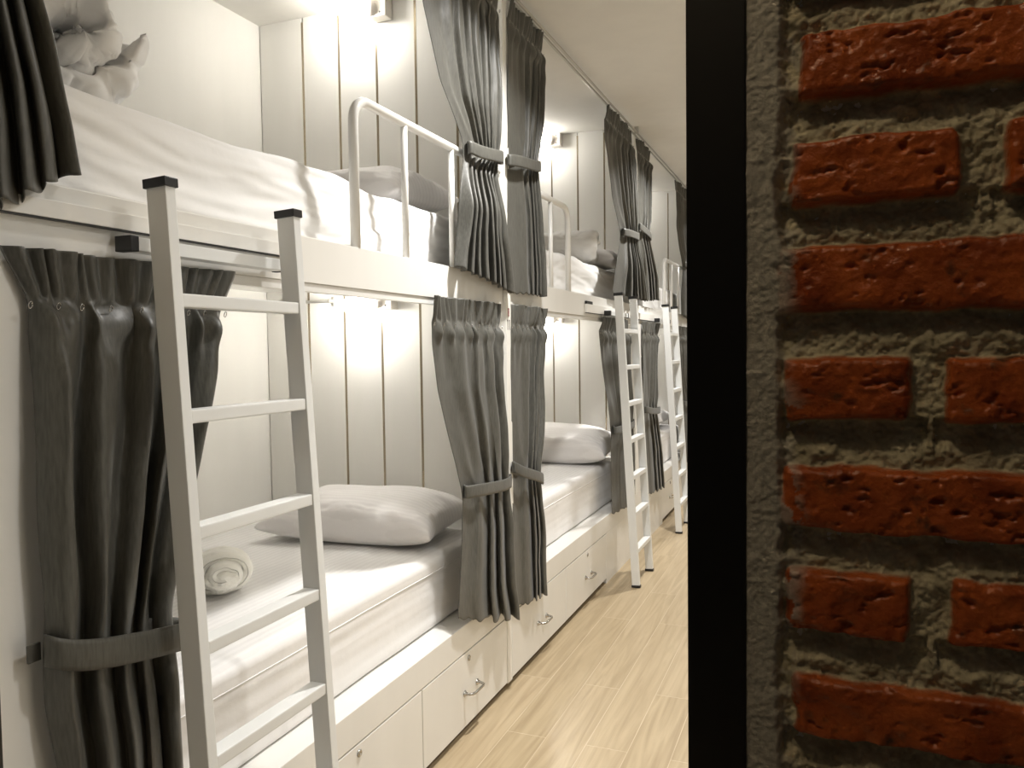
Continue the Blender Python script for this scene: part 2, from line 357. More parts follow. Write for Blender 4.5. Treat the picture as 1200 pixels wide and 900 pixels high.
def bunk(i):
    a = POSTS[i] + PH + .001; b = POSTS[i + 1] - PH - .001; y0 = POSTS[i]
    t = thing('bunk_bed', bay_label[i], 'bunk bed', (0, a, 0)); o_ = Vector((0, a, 0))
    sub = bmesh.new()
    ranges = {0: ([1.31, 1.95, 2.588], (a, 1.31)), 1: ([2.635, 3.275, 3.955], (3.955, b)), 2: ([5.45, 6.05, b], (a, 5.45))}[i]
    ds, blank = ranges
    # base: ledge beam, deck, recessed toe
    box(sub, -.10, 0, a, b, .2625, .35, .002); box(sub, BX, -.10, a, b, .30, .348)
    box(sub, -.018, 0, blank[0], blank[1], 0, .2625)
    base = obj('bed_base', sub, M_white, t)
    bm = bmesh.new(); box(bm, -.05, -.022, ds[0], ds[-1], 0, .262); obj('toe_kick', bm, M_dark, t)
    for k, (p, q) in enumerate(zip(ds, ds[1:])):
        dd = drawer(t, p, q, k)
    # upper deck and fascia
    bm = bmesh.new(); box(bm, -.022, 0, a, b, 1.372, 1.472, .0015); box(bm, BX, -.022, a, b, 1.458, 1.478); obj('upper_deck', bm, M_white, t)
    bm = bmesh.new(); box(bm, -.020, -.004, a, b, 1.3525, 1.3715, .001); obj('lower_track', bm, M_rail, t)
    # guard rail: bent tube with balusters
    g0, g1 = {0: (1.675, b - .004), 1: (a + .004, 3.385), 2: (5.60, b - .004)}[i]
    bm = bmesh.new(); zt, r, RX = 1.838, .0125, -.011; pts = []
    free0 = i != 1
    def arc(cy, s): return [(RX, cy + s * .06 * math.cos(q), zt - .06 + .06 * math.sin(q)) for q in np.linspace(0, math.pi / 2, 7)]
    if free0: pts = [(RX, g0, 1.4715)] + [(RX, p[1], p[2]) for p in arc(g0 + .06, -1)] + [(RX, g1, zt)]
    else: pts = [(RX, g0, zt)] + [(RX, p[1], p[2]) for p in arc(g1 - .06, 1)[::-1]] + [(RX, g1, 1.4715)]
    tube(bm, pts, r, 14); gr = obj('guard_rail', bm, M_rail, t, True)
    ys = {0: (1.925, 2.215, 2.49), 1: (2.86, 3.15), 2: (5.88, 6.15, 6.42)}[i]
    for y in ys: obj('baluster', tube(bmesh.new(), [(RX, y, 1.4715), (RX, y, zt - .004)], .0095, 12), M_rail, gr, True)
    if i in (0, 2):                                                   # fixed board beside the near partition
        e = .84 if i == 0 else 4.86
        obj('side_board', bx(-.018, 0, a, e, .352, 1.371, .0015), M_white, t)
    for c in t.children: c.location -= Vector((0, a, 0)) * 1
    return t
bunks = [bunk(i) for i in range(3)]

# ladder ledges: board on the fascia where a ladder hooks on
def ledge(label, y0, y1, z0, z1, dark_end):
    t = thing('ladder_ledge', label, 'ledge', (0, y0, z0))
    obj('board', bx(.0005, .0115, 0, y1 - y0, 0, z1 - z0, .001), M_white, t)
    obj('shadow_strip', bx(.0010, .0110, .004, y1 - y0 - .05, -.0025, -.0003), M_cap, t)  # black strip standing in for the shadow line under the board
    if dark_end: obj('end_block', bx(.001, .0115, 0, .10, z1 - z0, z1 - z0 + .014, .002), M_cap, t)
    return t
ledge('white ledge board along the nearest upper bunk, first ladder hooked under it', .640, 1.42, 1.420, 1.446, False)
ledge('white ledge board behind the tops of the second and third ladders', 3.60, 5.42, 1.388, 1.428, True)

# ------------------------------------------------------------------ ladders
def ladder(y0, label, zr):
    w_ = .342; t = thing('ladder', label, 'ladder', (0, y0, 0), group='white bunk ladders')
    xo = lambda z: .098 + (1.495 - z) * .0555
    n = Vector((-.0555, 0, 1)).normalized()
    for s in (0, w_ - .021):
        bm = bmesh.new(); ang = -math.atan(.0555)
        L = 1.495 / math.cos(ang)
        box(bm, -.040, 0, s, s + .021, 0.012, L - .004, .0016, Matrix.Translation((xo(0), 0, 0)) @ Matrix.Rotation(ang, 4, 'Y'))
        o = obj('stile', bm, M_steel, t)
        bm = bmesh.new(); box(bm, -.0435, .0035, s - .0035, s + .0245, L - .012, L + .003, .0015, Matrix.Translation((xo(0), 0, 0)) @ Matrix.Rotation(ang, 4, 'Y'))
        obj('top_cap', bm, M_cap, o)
        bm = bmesh.new(); box(bm, -.0425, .0025, s - .0025, s + .0235, 0.001, .014, .001, Matrix.Translation((xo(0), 0, 0)) @ Matrix.Rotation(ang, 4, 'Y'))
        obj('foot_cap', bm, M_cap, o)
    for z in zr:
        x = xo(z)
        obj('rung', box(bmesh.new(), x - .036, x - .002, .0215, w_ - .0215, z - .011, z + .011, .0025), M_steel, t)
    bm = bmesh.new(); box(bm, .012, .044, -.004, w_ + .020, 1.384, 1.406, .0012); hb = obj('hook_bar', bm, M_steel, t)
    bm = bmesh.new(); box(bm, .0105, .0455, -.020, -.0041, 1.3825, 1.4075, .0015); obj('end_cap', bm, M_cap, hb)
    bm = bmesh.new(); box(bm, .0105, .0455, w_ + .0201, w_ + .034, 1.3825, 1.4075, .0015); obj('end_cap', bm, M_cap, hb)
    return t
RZ = [1.305, 1.118, .931, .744, .557, .370, .183]
ladder(.966, 'tall white metal ladder in the foreground before the nearest curtain', RZ)
ladder(3.925, 'white metal ladder standing on the floor right of the middle bunks', RZ)
ladder(5.17, 'white metal ladder farthest away, next to the black door frame', RZ)

# ------------------------------------------------------------------ mattresses
def mattress(i, upper, label):
    a, b = POSTS[i] + PH + .006, POSTS[i + 1] - PH - .006
    x0, x1 = BX + .01, -.075; z0, z1 = (1.479, 1.662) if upper else (.351, .578)
    cx, cy, cz = (x0 + x1) / 2, (a + b) / 2, (z0 + z1) / 2; hx, hy, hz = (x1 - x0) / 2, (b - a) / 2, (z1 - z0) / 2
    rad = .040 if upper else .028
    # closed loop cross-section in X-Z swept along Y, ends capped by shrinking rings
    sec = []
    def side(p, q, n): return [(p[0] + (q[0] - p[0]) * k / n, p[1] + (q[1] - p[1]) * k / n) for k in range(n)]
    def corner(cx_, cz_, a0, n=7, r=rad): return [(cx_ + r * math.cos(a0 + k * math.pi / 2 / n), cz_ + r * math.sin(a0 + k * math.pi / 2 / n)) for k in range(n)]
    r2 = .015
    sec += side((hx, -hz + r2), (hx, hz - rad), 26) + corner(hx - rad, hz - rad, 0) + side((hx - rad, hz), (-hx + rad, hz), 90)
    sec += corner(-hx + rad, hz - rad, math.pi / 2) + side((-hx, hz - rad), (-hx, -hz + r2), 8) + corner(-hx + r2, -hz + r2, math.pi, 3, r2) + side((-hx + r2, -hz), (hx - r2, -hz), 12) + corner(hx - r2, -hz + r2, -math.pi / 2, 3, r2)
    sec = np.array(sec); ny = 240
    ys = np.linspace(-hy, hy, ny); e = np.clip((hy - np.abs(ys)) / rad, 0, 1); shr = rad * (1 - np.sqrt(1 - (1 - e) ** 2)) * .8
    Pg = np.zeros((ny + 2, len(sec), 3))
    for k in range(ny):
        kx, kz = 1 - shr[k] / hx, 1 - shr[k] / hz * .55
        Pg[k + 1, :, 0] = sec[:, 0] * kx; Pg[k + 1, :, 2] = (sec[:, 1] + hz) * kz - hz; Pg[k + 1, :, 1] = ys[k]
    Pg[0] = Pg[1] * (0.0, 1, 0.0); Pg[-1] = Pg[-2] * (0.0, 1, 0.0)
    X, Y, Z = Pg[..., 0] + cx, Pg[..., 1] + cy, Pg[..., 2] + cz
    s = i * 3.7 + (11 if upper else 0)
    top = sst(hz - .02, hz, Pg[..., 2]); front = sst(hx - .02, hx - .004, Pg[..., 0])
    if upper:
        # long slack creases running along the front and soft top waves
        q = N1.fbm(Y * 1.6 + s, Z * 16 + .6 * Y, s, 3); q2 = N2.fbm(Y * 3.2 + s, (Z + .12 * np.sin(Y * 2.3 + s)) * 30, s, 2)
        d = front * (.011 * q + .006 * (1 - np.abs(q2)) * 1.0 - .004)
        bulge = front * .008 * np.cos(Pg[..., 2] / hz * 1.3)
        X = X + d + bulge - .01 * front
        Z = Z + top * (.012 * N1.fbm(Y * 3 + s, X * 4, s, 3) + .006 * N2.fbm(Y * 9, X * 6 + s, 1, 2))
        rr = sst(hz - rad * 1.4, hz - .01, Pg[..., 2]) * front
        Z = Z + rr * .006 * N2.fbm(Y * 8 + s, 2, 3, 3)
    else:
        q = N1.fbm(Y * 6 + s, Z * 3 + s, s, 2)
        d = front * (.0035 * q + .0022 * N2.fbm(Y * 1.5 + 9 * Z, Z * 45, s, 2)); X = X + d
        Z = Z + top * (.005 * N1.fbm(Y * 3.5 + s, X * 4, s, 3))
    Pn = np.stack([X, Y, Z], -1)
    t = grid('mattress', Pn[1:-1], M_sheetU if upper else M_sheetL, wrap_v=True)
    me = t.data; bm = bmesh.new(); bm.from_mesh(me); bm.verts.ensure_lookup_table(); ns = len(sec)
    for st_ in (0, (ny - 1) * ns):
        vv = [bm.verts[st_ + k] for k in range(ns)]
        try: bm.faces.new(vv if st_ else vv[::-1])
        except ValueError: pass
    bm.to_mesh(me); bm.free()
    tag(t, label, 'mattress')
    if not upper:                                                     # seam piping along the front
        for zz, rr in ((z1 - .052, .0016),):
            k = int(np.argmin(np.abs(sec[:26, 1] + cz - zz))); bm = bmesh.new()
            tube(bm, [tuple(Pn[r, k] + (rr * .35, 0, 0)) for r in range(8, ny - 6, 3)], rr, 6); obj('seam', bm, M_sheetL, t, True)
    return t
mattress(0, False, 'lower mattress under striped white sheet, rolled towel and pillow on it')
mattress(0, True, 'upper mattress in rumpled white sheet above the foreground ladder')
mattress(1, False, 'lower mattress of the middle bunks in striped white sheet, pillow by second ladder')
mattress(1, True, 'upper mattress of the middle bunks in a creased white sheet under a rolled duvet')
mattress(2, False, 'lower white mattress farthest down the row, behind the third ladder')
mattress(2, True, 'upper white mattress farthest down the row, behind thin guard rail bars')

# ------------------------------------------------------------------ pillows
def pillow(loc, lx, ly, h, label, rz=0, tilt=0, seed=1, m=M_pill):
    n = 90; u = np.linspace(-1, 1, n); U, V = np.meshgrid(u, u, indexing='ij')
    ed = (1 - np.abs(U) ** 2.6) * (1 - np.abs(V) ** 2.6)
    th = np.clip(ed, 0, 1) ** .42
    px = U * (1 - .10 * (1 - V ** 2) * np.abs(U) ** 3) * lx / 2; py = V * (1 - .10 * (1 - U ** 2) * np.abs(V) ** 3) * ly / 2
    dist = np.minimum(1 - np.abs(U), 1 - np.abs(V))
    wr = (1 - sst(0, .45, dist)) * .10 * N1.fbm(U * 5 + seed, V * 5, seed, 3) + .05 * N2.fbm(U * 1.7 + seed, V * 1.7, seed, 2)
    zt = th * h * (.62 + wr); zb = -th * h * .38 * np.ones_like(U)
    top = np.stack([px, py, zt], -1); bot = np.stack([px, py, zb], -1)
    i0 = np.arange(n * n).reshape(n, n); Ps = np.concatenate([top.reshape(-1, 3), bot.reshape(-1, 3)])
    f1 = np.stack([i0[:-1, :-1], i0[1:, :-1], i0[1:, 1:], i0[:-1, 1:]], -1).reshape(-1, 4); f2 = f1[:, ::-1] + n * n
    me = bpy.data.meshes.new('pillow'); me.from_pydata(Ps.tolist(), [], f1.tolist() + f2.tolist())
    bm = bmesh.new(); bm.from_mesh(me); bmesh.ops.remove_doubles(bm, verts=bm.verts, dist=.0004)
    o = obj('pillow', bm, m, None, True); o.location = loc; o.rotation_euler = (tilt, 0, rz)
    rim = [(px[k, 0], py[k, 0]) for k in range(0, n, 3)] + [(px[-1, k], py[-1, k]) for k in range(0, n, 3)] + [(px[-1 - k, -1], py[-1 - k, -1]) for k in range(0, n, 3)] + [(px[0, -1 - k], py[0, -1 - k]) for k in range(0, n, 3)]
    return tag(o, label, 'pillow')
pillow((-.43, 2.36, .638), .66, .38, .165, 'plump striped white pillow on the lower bed beside the grooved partition', rz=math.radians(3), tilt=math.radians(4), seed=3)
pillow((-.46, 2.37, 1.73), .62, .40, .18, 'off-white pillow on the upper bed behind the curved guard rail', rz=math.radians(-3), tilt=math.radians(4), seed=5, m=M_pill)
pillow((-.40, 4.32, .655), .72, .44, .20, 'white pillow on the middle lower bed, against the second ladder curtain', tilt=math.radians(6), seed=8)
pillow((-.30, 4.42, 1.71), .55, .30, .13, 'white pillow behind the rolled duvet on the middle upper bed', seed=9)
pillow((-.45, 6.32, .65), .66, .42, .16, 'white pillow on the farthest lower bed behind the third ladder', seed=12)

# ------------------------------------------------------------------ rolled duvets (spiral of thick cloth, axis across the bed)
def duvet(cy, cz, x0, x1, ry, rz_, turns, thick, label, seed=1, crumple=.012, a0=0.0, fold=.35):
    na, nx = 300, 110
    th = np.linspace(0, 1, na); ang = a0 + th * turns * 2 * math.pi
    rr = .12 + .88 * th
    t0 = thick
    # section outline: outer side then inner side back -> closed loop
    cyl = lambda off: np.stack([np.cos(ang) * (ry * rr + off), np.sin(ang) * (rz_ * rr + off)], -1)
    puff = 1 + .18 * np.sin(ang * 2.3 + seed)
    pit = ry * .88 / turns * .5
    half = np.minimum(t0 / 2, pit * .97) * puff
    end = np.sqrt(np.clip(1 - (np.abs(th - .5) / .5) ** 24, 0, 1))
    half = half * end
    outer = cyl(half[:]); inner = cyl(-half[:])[::-1]
    loop = np.concatenate([outer, inner[1:-1]], 0); nl = len(loop)
    xs = np.linspace(0, 1, nx); P = np.zeros((nx, nl, 3))
    e = np.clip(np.minimum(xs, 1 - xs) / .09, 0, 1); rnd = np.sqrt(1 - (1 - e) ** 2)
    midl = np.concatenate([cyl(0 * half), cyl(0 * half)[::-1][1:-1]], 0)
    for k in range(nx):
        sct = midl + (loop - midl) * (.15 + .85 * rnd[k]); P[k, :, 1] = sct[:, 0] + cy; P[k, :, 2] = sct[:, 1] + cz; P[k, :, 0] = x0 + (x1 - x0) * xs[k]
    # stagger of the turns at the open ends plus crumpling
    A = np.concatenate([ang, ang[::-1][1:-1]]); A = np.broadcast_to(A, (nx, nl))
    endw = sst(.8, 1, xs)[:, None]
    P[..., 0] += endw * .022 * np.sin(A * .9 + seed)
    X, Y, Z = P[..., 0], P[..., 1], P[..., 2]
    ridg = 1 - np.abs(N1.fbm(Y * 9 + seed, Z * 9, X * 11, 3))
    P[..., 1] += crumple * (N1.fbm(X * 9, Y * 7 + seed, Z * 7, 3) + .5 * ridg - .3); P[..., 2] += crumple * (N2.fbm(X * 10, Y * 8, Z * 8 + seed, 3) + .6 * ridg - .4)
    P[..., 0] += crumple * .9 * N2.fbm(X * 4, Y * 16 + seed, Z * 16, 2)
    # cloth folds: sharp creases running round and along the roll
    X, Y, Z = P[..., 0].copy(), P[..., 1].copy(), P[..., 2].copy()
    c1 = np.abs(N1.fbm(X * 6 + .5 * N2(X * 4, Y * 9, Z * 9), Y * 13 + seed, Z * 13, 2)); c2 = np.abs(N2.fbm(X * 15, Y * 6 + seed, Z * 22 + X * 9, 2))
    dd = fold * (.020 * (np.exp(-c1 / .10)) + .011 * np.exp(-c2 / .12))
    ry_ = P[..., 1] - cy; rz2 = P[..., 2] - cz; rl = np.hypot(ry_, rz2) + 1e-6
    P[..., 1] -= ry_ / rl * dd; P[..., 2] -= rz2 / rl * dd; P[..., 0] -= endw * dd * .8
    o = grid('rolled_duvet', P, M_duvet, wrap_v=True)
    me = o.data; bm = bmesh.new(); bm.from_mesh(me); bm.verts.ensure_lookup_table()
    # close the two ends with quads between outer and inner edges
    for base in (0, (nx - 1) * nl):
        for k in range(na - 1):
            a_, b_ = base + k, base + k + 1; c_, d_ = base + (nl - k - 1) % nl if k else base + 0, base + nl - k - 1
            a2 = base + k; b2 = base + k + 1; i1 = base + (nl - k) if k > 0 else base; i2 = base + (nl - k - 1)
            if k + 1 >= na - 1: i2 = base + na - 1
            vs = []
            for q in (a2, b2, i2, i1):
                v = bm.verts[q]
                if v not in vs: vs.append(v)
            if len(vs) >= 3:
                try: bm.faces.new(vs)
                except ValueError: pass
    bmesh.ops.recalc_face_normals(bm, faces=bm.faces); bm.to_mesh(me); bm.free()
    for p in me.polygons: p.use_smooth = True
    return tag(o, label, 'duvet')
duvet(1.055, 1.795, -.78, -.16, .118, .112, 1.45, .12, 'crumpled rolled white duvet on the nearest upper bed beside the hanging curtain', seed=2, crumple=.024, a0=math.radians(215), fold=.6)
duvet(4.20, 1.775, -.86, -.10, .115, .09, 1.8, .08, 'rolled white duvet at the far end of the middle upper bed', seed=6, crumple=.009, a0=math.radians(60))

# ------------------------------------------------------------------ rolled towel
def towel():
    t = thing('rolled_towel', 'cream rolled towel with tucked end on the nearest lower bed', 'towel', (-.435, 1.650, .581), rz=math.radians(-44))
    # local +X faces the camera; spiral section in Y-Z, extruded along X
    na, nx = 220, 40
    th = np.linspace(0, 1, na); ang = math.radians(-60) - th * 2.5 * 2 * math.pi; rr = .18 + .82 * th
    mid = np.stack([np.cos(ang) * .086 * rr, np.sin(ang) * .058 * rr + .062], -1)
    nrm = np.gradient(mid, axis=0); nrm = np.stack([-nrm[:, 1], nrm[:, 0]], -1); nrm /= np.linalg.norm(nrm, axis=1)[:, None] + 1e-9
    half = .0125 * np.sqrt(np.clip(1 - (np.abs(th - .5) / .5) ** 30, 0, 1)) + .0002
    loop = np.concatenate([mid + nrm * half[:, None], (mid - nrm * half[:, None])[::-1]], 0); ml = np.concatenate([mid, mid[::-1]], 0)
    off = np.concatenate([th, th[::-1]]); xs = np.linspace(0, 1, nx); P = np.zeros((nx, len(loop), 3))
    for k in range(nx):
        e = min(xs[k], 1 - xs[k]) / .14; r = math.sqrt(1 - (1 - min(e, 1)) ** 2)
        s = ml + (loop - ml) * (.05 + .95 * r); P[k, :, 0] = -.06 + xs[k] * ((.15 - .085 * off ** 1.1)); P[k, :, 1] = s[:, 0]; P[k, :, 2] = np.maximum(s[:, 1], .001)
    P += .0022 * np.stack([N1.fbm(P[..., 0] * 40, P[..., 1] * 40, P[..., 2] * 40 + k_, 2) for k_ in (0, 5, 9)], -1)
    grid('outer_roll', P, M_towel, t, wrap_v=True)
    bm = bmesh.new(); bmesh.ops.create_icosphere(bm, subdivisions=5, radius=1)
    for v in bm.verts:
        c = v.co; n_ = float(N2.fbm(c.x * 1.8, c.y * 1.8, c.z * 1.8, 3)); q = 1 + .16 * n_
        v.co = Vector((c.x * .040 * q + .045, c.y * .046 * q * (1 - .3 * max(0, -c.z)), c.z * .032 * q + .046))
    obj('tucked_end', bm, M_towel, t, True)
towel()

# ------------------------------------------------------------------ bulb lamps
def lamp(y, z, label, up):
    t = thing('wall_lamp', label, 'lamp', (-.455, y - PH, z), group=None)
    obj('junction_box', bx(-.035, .035, -.052, -.001, -.036, .036, .004), M_porc, t)
    for q in (-.022, .022): obj('screw', lathe(bmesh.new(), [(.0035, 0), (.0035, .0015)], (.012, -.052, q), (0, -1, 0), 10), M_dark, t)
    d = Vector((-.66, -.72, -.08 if up else -.22)).normalized(); o = Vector((-.020, -.046, 0))
    bm = bmesh.new(); lathe(bm, [(.031, 0), (.031, .016), (.027, .022), (.022, .024), (.022, .046), (.018, .048)], o, d, 28); obj('socket', bm, M_porc, t, True)
    bm = bmesh.new(); lathe(bm, [(.013, .040), (.014, .052), (.022, .064), (.031, .080), (.0345, .098), (.031, .116), (.021, .128), (.010, .133), (.001, .1345)], o, d, 28)
    b = obj('bulb', bm, M_bulb, t, True)
    return t
lamp(POSTS[1], 2.462, 'glowing bulb on a white box at the ceiling of the nearest upper bunk', True)
lamp(POSTS[1], 1.408, 'glowing bulb on a white box under the nearest upper deck', False)
lamp(POSTS[2], 2.462, 'bulb lamp at the ceiling of the middle upper bunk', True)
lamp(POSTS[2], 1.408, 'bulb lamp under the middle upper deck', False)
lamp(POSTS[3], 2.462, 'bulb lamp at the ceiling of the farthest upper bunk', True)
lamp(POSTS[3], 1.408, 'bulb lamp under the farthest upper deck', False)
# small hanging bar on the first partition
t = thing('hanging_bar', 'thin metal bar on brackets under the nearest upper deck, left of the bulb', 'bar', (-.93, POSTS[1] - PH, 1.412))
obj('bar', tube(bmesh.new(), [(-.04, -.022, 0), (.30, -.022, 0)], .006, 10), M_alu, t, True)
for xx in (.0, .225):
    bm = bmesh.new(); box(bm, xx - .006, xx + .006, -.004, 0, -.02, .02, .001); box(bm, xx - .004, xx + .004, -.030, -.003, -.007, .007, .001); obj('bracket', bm, M_alu, t)

# ------------------------------------------------------------------ upper curtain track
t = thing('curtain_track', 'long thin double metal curtain track along the ceiling edge', 'curtain track', (0, .64, 2.455))
bm = bmesh.new()
for xx in (.012, .034): tube(bm, [(xx, 0, 0), (xx, 5.96 + 1.9, 0)], .0055, 10)
obj('rod', bm, M_alu, t, True)
for yy in (.06, 1.97, 3.97, 5.97): obj('bracket', bx(.010, .036, yy - .004, yy + .004, .004, .0445, .001), M_alu, t)

# ------------------------------------------------------------------ curtains
def curtain(label, secs, zb0, zb1, npl=8, X0=.012, A=(.012, .020, .018, .034), tie=None, bandz=None, header=.078, seed=1, bulge=.0, lean=0.0, group='charcoal tie-back curtains', tab=0, band=.040, bellow=1.0, flip=1, nb=None, g=1.0, fan=False):
    secs = sorted(secs, reverse=True); zt = secs[0][0]; zmin = min(zb0, zb1)
    zk = np.array([s[0] for s in secs])[::-1]; ya = np.array([s[1] for s in secs])[::-1]; yb = np.array([s[2] for s in secs])[::-1]
    fz = np.linspace(zmin - .02, zt, 400); ker = np.hanning(23); ker /= ker.sum()
    def sm(v):
        q = np.interp(fz, zk, v); p = np.concatenate([np.full(11, q[0]), q, np.full(11, q[-1])]); return np.convolve(p, ker, 'valid')
    fa, fb = sm(ya), sm(yb)
    ns, nt = npl * 22, 190; s = np.linspace(0, 1, ns); rng = np.random.RandomState(seed)
    # header rows concentrated near the hook line
    tt = np.concatenate([np.linspace(0, header, 24, endpoint=False), np.linspace(header, zt - zmin, nt - 24)]); 
    Sg, Tg = np.meshgrid(s, tt, indexing='ij')
    zbot = zb0 + (zb1 - zb0) * Sg + .0035 * np.sin(Sg * npl * 2 * math.pi + 1) 
    zraw = zt - Tg; k = sst(zt - header, zt - header - .5, zraw) * 0 + np.clip((zt - header - zraw) / (zt - header - zmin), 0, 1)
    Z = zraw + (zbot - zmin) * k
    f = s * 1.0; wob = np.cumsum(rng.uniform(.75, 1.3, npl)); wob = np.concatenate([[0], wob / wob[-1]])
    phh = np.interp(s, wob, np.arange(npl + 1))                        # heading pleats, uneven widths
    nb = nb or npl; wb = np.cumsum(rng.uniform(.7, 1.35, nb)); wb = np.concatenate([[0], wb / wb[-1]])
    sw = s ** g if g >= 1 else 1 - (1 - s) ** (1 / g)                  # g > 1: broad flat cloth at the low end, g < 1: at the high end
    ph = np.interp(sw, wb, np.arange(nb + 1))
    dens = np.gradient(sw, s); dens = np.clip(dens / dens.max(), 0, 1)
    amp = np.interp(ph, np.arange(nb + 1), rng.uniform(.7, 1.25, nb + 1))
    damp = .25 + .75 * dens if g != 1 else np.ones(ns)
    Ph_ = ph[:, None] + 0 * Z
    if fan: kf = 1 - sst(tie[0] - .06, tie[0] + .02, Z); Ph_ = Ph_ * (1 - kf) + (s * nb)[:, None] * kf
    PH_ = phh[:, None] + 0 * Z
    Ph = Ph_ + .10 * N1.fbm(Sg * 3 + seed, Z * 2.2, seed, 2) * sst(header, header + .15, Tg)
    wv = .5 - .5 * np.cos(2 * math.pi * Ph)
    wv = wv ** .75
    second = .12 * (.5 - .5 * np.cos(4 * math.pi * Ph + 1.3 + 2 * N2(Sg * npl, Z * 1.5, seed)))
    tz, tw = (tie if tie else (-9, .05)); tw = A[2] * 1.15 + .010
    below = 1 - sst(tz - .20, tz, Z); near_tie = np.exp(-((Z - tz) / .09) ** 2)
    inhead = 1 - sst(header - .012, header + .004, Tg); pinch = np.exp(-((Tg - header) / .013) ** 2)
    upper = 1 - sst(header, header + .28, Tg)
    a = A[1] * (1 - below) + A[3] * below; a = a * (1 - near_tie) + A[2] * near_tie
    a = a * (.45 + .55 * sst(header, header + .12, Tg)) 
    hw = .5 - .5 * np.cos(2 * math.pi * (PH_ * 2 + .15 * np.sin(3 * PH_ + seed)))        # finer folds in the heading
    flare = 1 - np.clip(Tg / header, 0, 1)
    dm = damp[:, None] * (1 - below * (1 if fan else 0)) + below * (1 if fan else 0)
    Xf = a * amp[:, None] * dm * (wv + second * (1 - near_tie))
    hv = (.5 - .5 * np.cos(2 * math.pi * PH_)) ** .75
    Xh = A[0] * (.5 + .5 * flare) * (hw ** .8) * amp[:, None] + .010 * flare * np.sin(PH_ * 2.1 + seed)
    X = Xf * (1 - inhead) + Xh * inhead
    X = X * (1 - .72 * pinch)
    # puffs just under the hooks
    X += .011 * np.exp(-((Tg - header - .032) / .024) ** 2) * (hv ** 1.5) + .007 * hv * (np.exp(-(np.clip(Tg - header, 0, 9) / .12) ** 2) - inhead).clip(0, 1)
    X += bulge * np.exp(-((Z - (tz - .25)) / .2) ** 2) + lean * np.clip((zt - Z) / (zt - zmin), 0, 1)
    X += .006 * N2.fbm(Sg * 2.2 + seed, Z * 3.5, seed, 3) * (1 - inhead)
    YA, YB = np.interp(Z, fz, fa), np.interp(Z, fz, fb); W = YB - YA
    sk = flip * .9 * (below + .5 * near_tie) * bellow + flip * .35
    Y = YA + W * Sg + sk * (wv - .5) * W / nb * .9 * (1 - inhead) * dm * np.clip(4 * np.minimum(Sg, 1 - Sg), 0, 1)
    Y += .004 * N1.fbm(Sg * 5, Z * 7 + seed, seed, 2) + .006 * flare * inhead * np.sin(PH_ * 5 + seed)
    # diagonal drag lines pointing at the tie
    above = sst(tz + .02, tz + .1, Z) * sst(header + .02, header + .2, Tg)
    X += above * .004 * np.sin(2 * math.pi * (Ph * 1.5) + 6 * (Z - tz))
    XO = X0 + X
    oy = (ya.min() + yb.max()) / 2
    t = thing('curtain', label, 'curtain', (X0, oy, zmin), group)
    grid('fabric', np.stack([XO - X0, Y - oy, Z - zmin], -1), M_cur, t, thick=.0016)
    # hooks: little bright wire loops at each pleat on the hook line
    if header:
        for j in range(npl + 1):
            bm = bmesh.new()
            sy = float(np.interp(wob[min(j, npl)], [0, 1], [np.interp(zt - header, fz, fa), np.interp(zt - header, fz, fb)]))
            c = Vector((A[0] * .4 + .006, sy - oy, zt - header - zmin)); pts = [(c.x + .0015 * math.sin(q), c.y + .003 * math.cos(q), c.z - .003 + .005 * math.sin(q)) for q in np.linspace(0, 2 * math.pi, 11)]
            tube(bm, pts, .0009, 5); obj('hook', bm, M_chrome, t, True)
    if bandz:
        (y0, z0), (y1, z1) = bandz; hh = band / 2; n = 96
        q = np.linspace(0, 2 * math.pi, n, endpoint=False); cyc = (y0 + y1) / 2; hy = (y1 - y0) / 2 + .004
        xm = X0 + tw / 2; hx_ = tw / 2 + .001
        ex = lambda v, p: np.sign(v) * np.abs(v) ** p
        by = cyc + hy * ex(np.cos(q), .8); bxx = xm + hx_ * ex(np.sin(q), .8)
        bz = z0 + (z1 - z0) * (by - (cyc - hy)) / (2 * hy) - .006 * np.sin(q).clip(0, 1)
        v = np.linspace(-1, 1, 7); Pb = np.zeros((n, 7, 3))
        for j, vv in enumerate(v):
            Pb[:, j, 0] = bxx + .0015 * (1 - vv * vv) - X0; Pb[:, j, 1] = by - oy; Pb[:, j, 2] = bz + vv * hh + .002 * np.sin(q * 3 + seed) - zmin
        o = grid('tieback', Pb, M_cur, t, wrap_u=True, thick=.0035)
        if tab:
            yy = y0 if tab < 0 else y1; zz = z0 if tab < 0 else z1
            obj('tieback_tab', bx(.006, .010, min(yy, yy + tab * .02) - oy, max(yy, yy + tab * .02) - oy, zz - .014 - zmin, zz + .012 - zmin, .001), M_cur, o)
    return t
G = {}
# A upper, nearest, tied at the near partition
curtain('dark curtain bottom hanging at top left, over the nearest upper bed', [(2.44, .66, 1.2), (2.2, .66, 1.15), (2.0, .66, .96), (1.88, .66, .80), (1.83, .66, .80), (1.7, .655, .825), (1.55, .65, .862), (1.40, .65, .884)], 1.372, 1.492, 7, X0=.014, tie=(1.86, .05), bandz=((.665, 1.87), (.80, 1.85)), seed=3, A=(.012, .02, .02, .040), flip=-1)
# B lower, nearest
curtain('large charcoal curtain at far left behind the foreground ladder, tied low', [(1.372, .762, 1.212), (1.295, .79, 1.175), (1.12, .785, 1.13), (.94, .785, 1.075), (.78, .79, 1.035), (.72, .79, 1.035), (.6, .80, 1.04), (.25, .80, 1.05)], .22, .24, 8, X0=.012, tie=(.765, .055), bandz=((.785, .800), (1.04, .742)), seed=11, tab=-1, A=(.015, .042, .040, .046), bellow=.6, band=.046, nb=5, flip=-1)
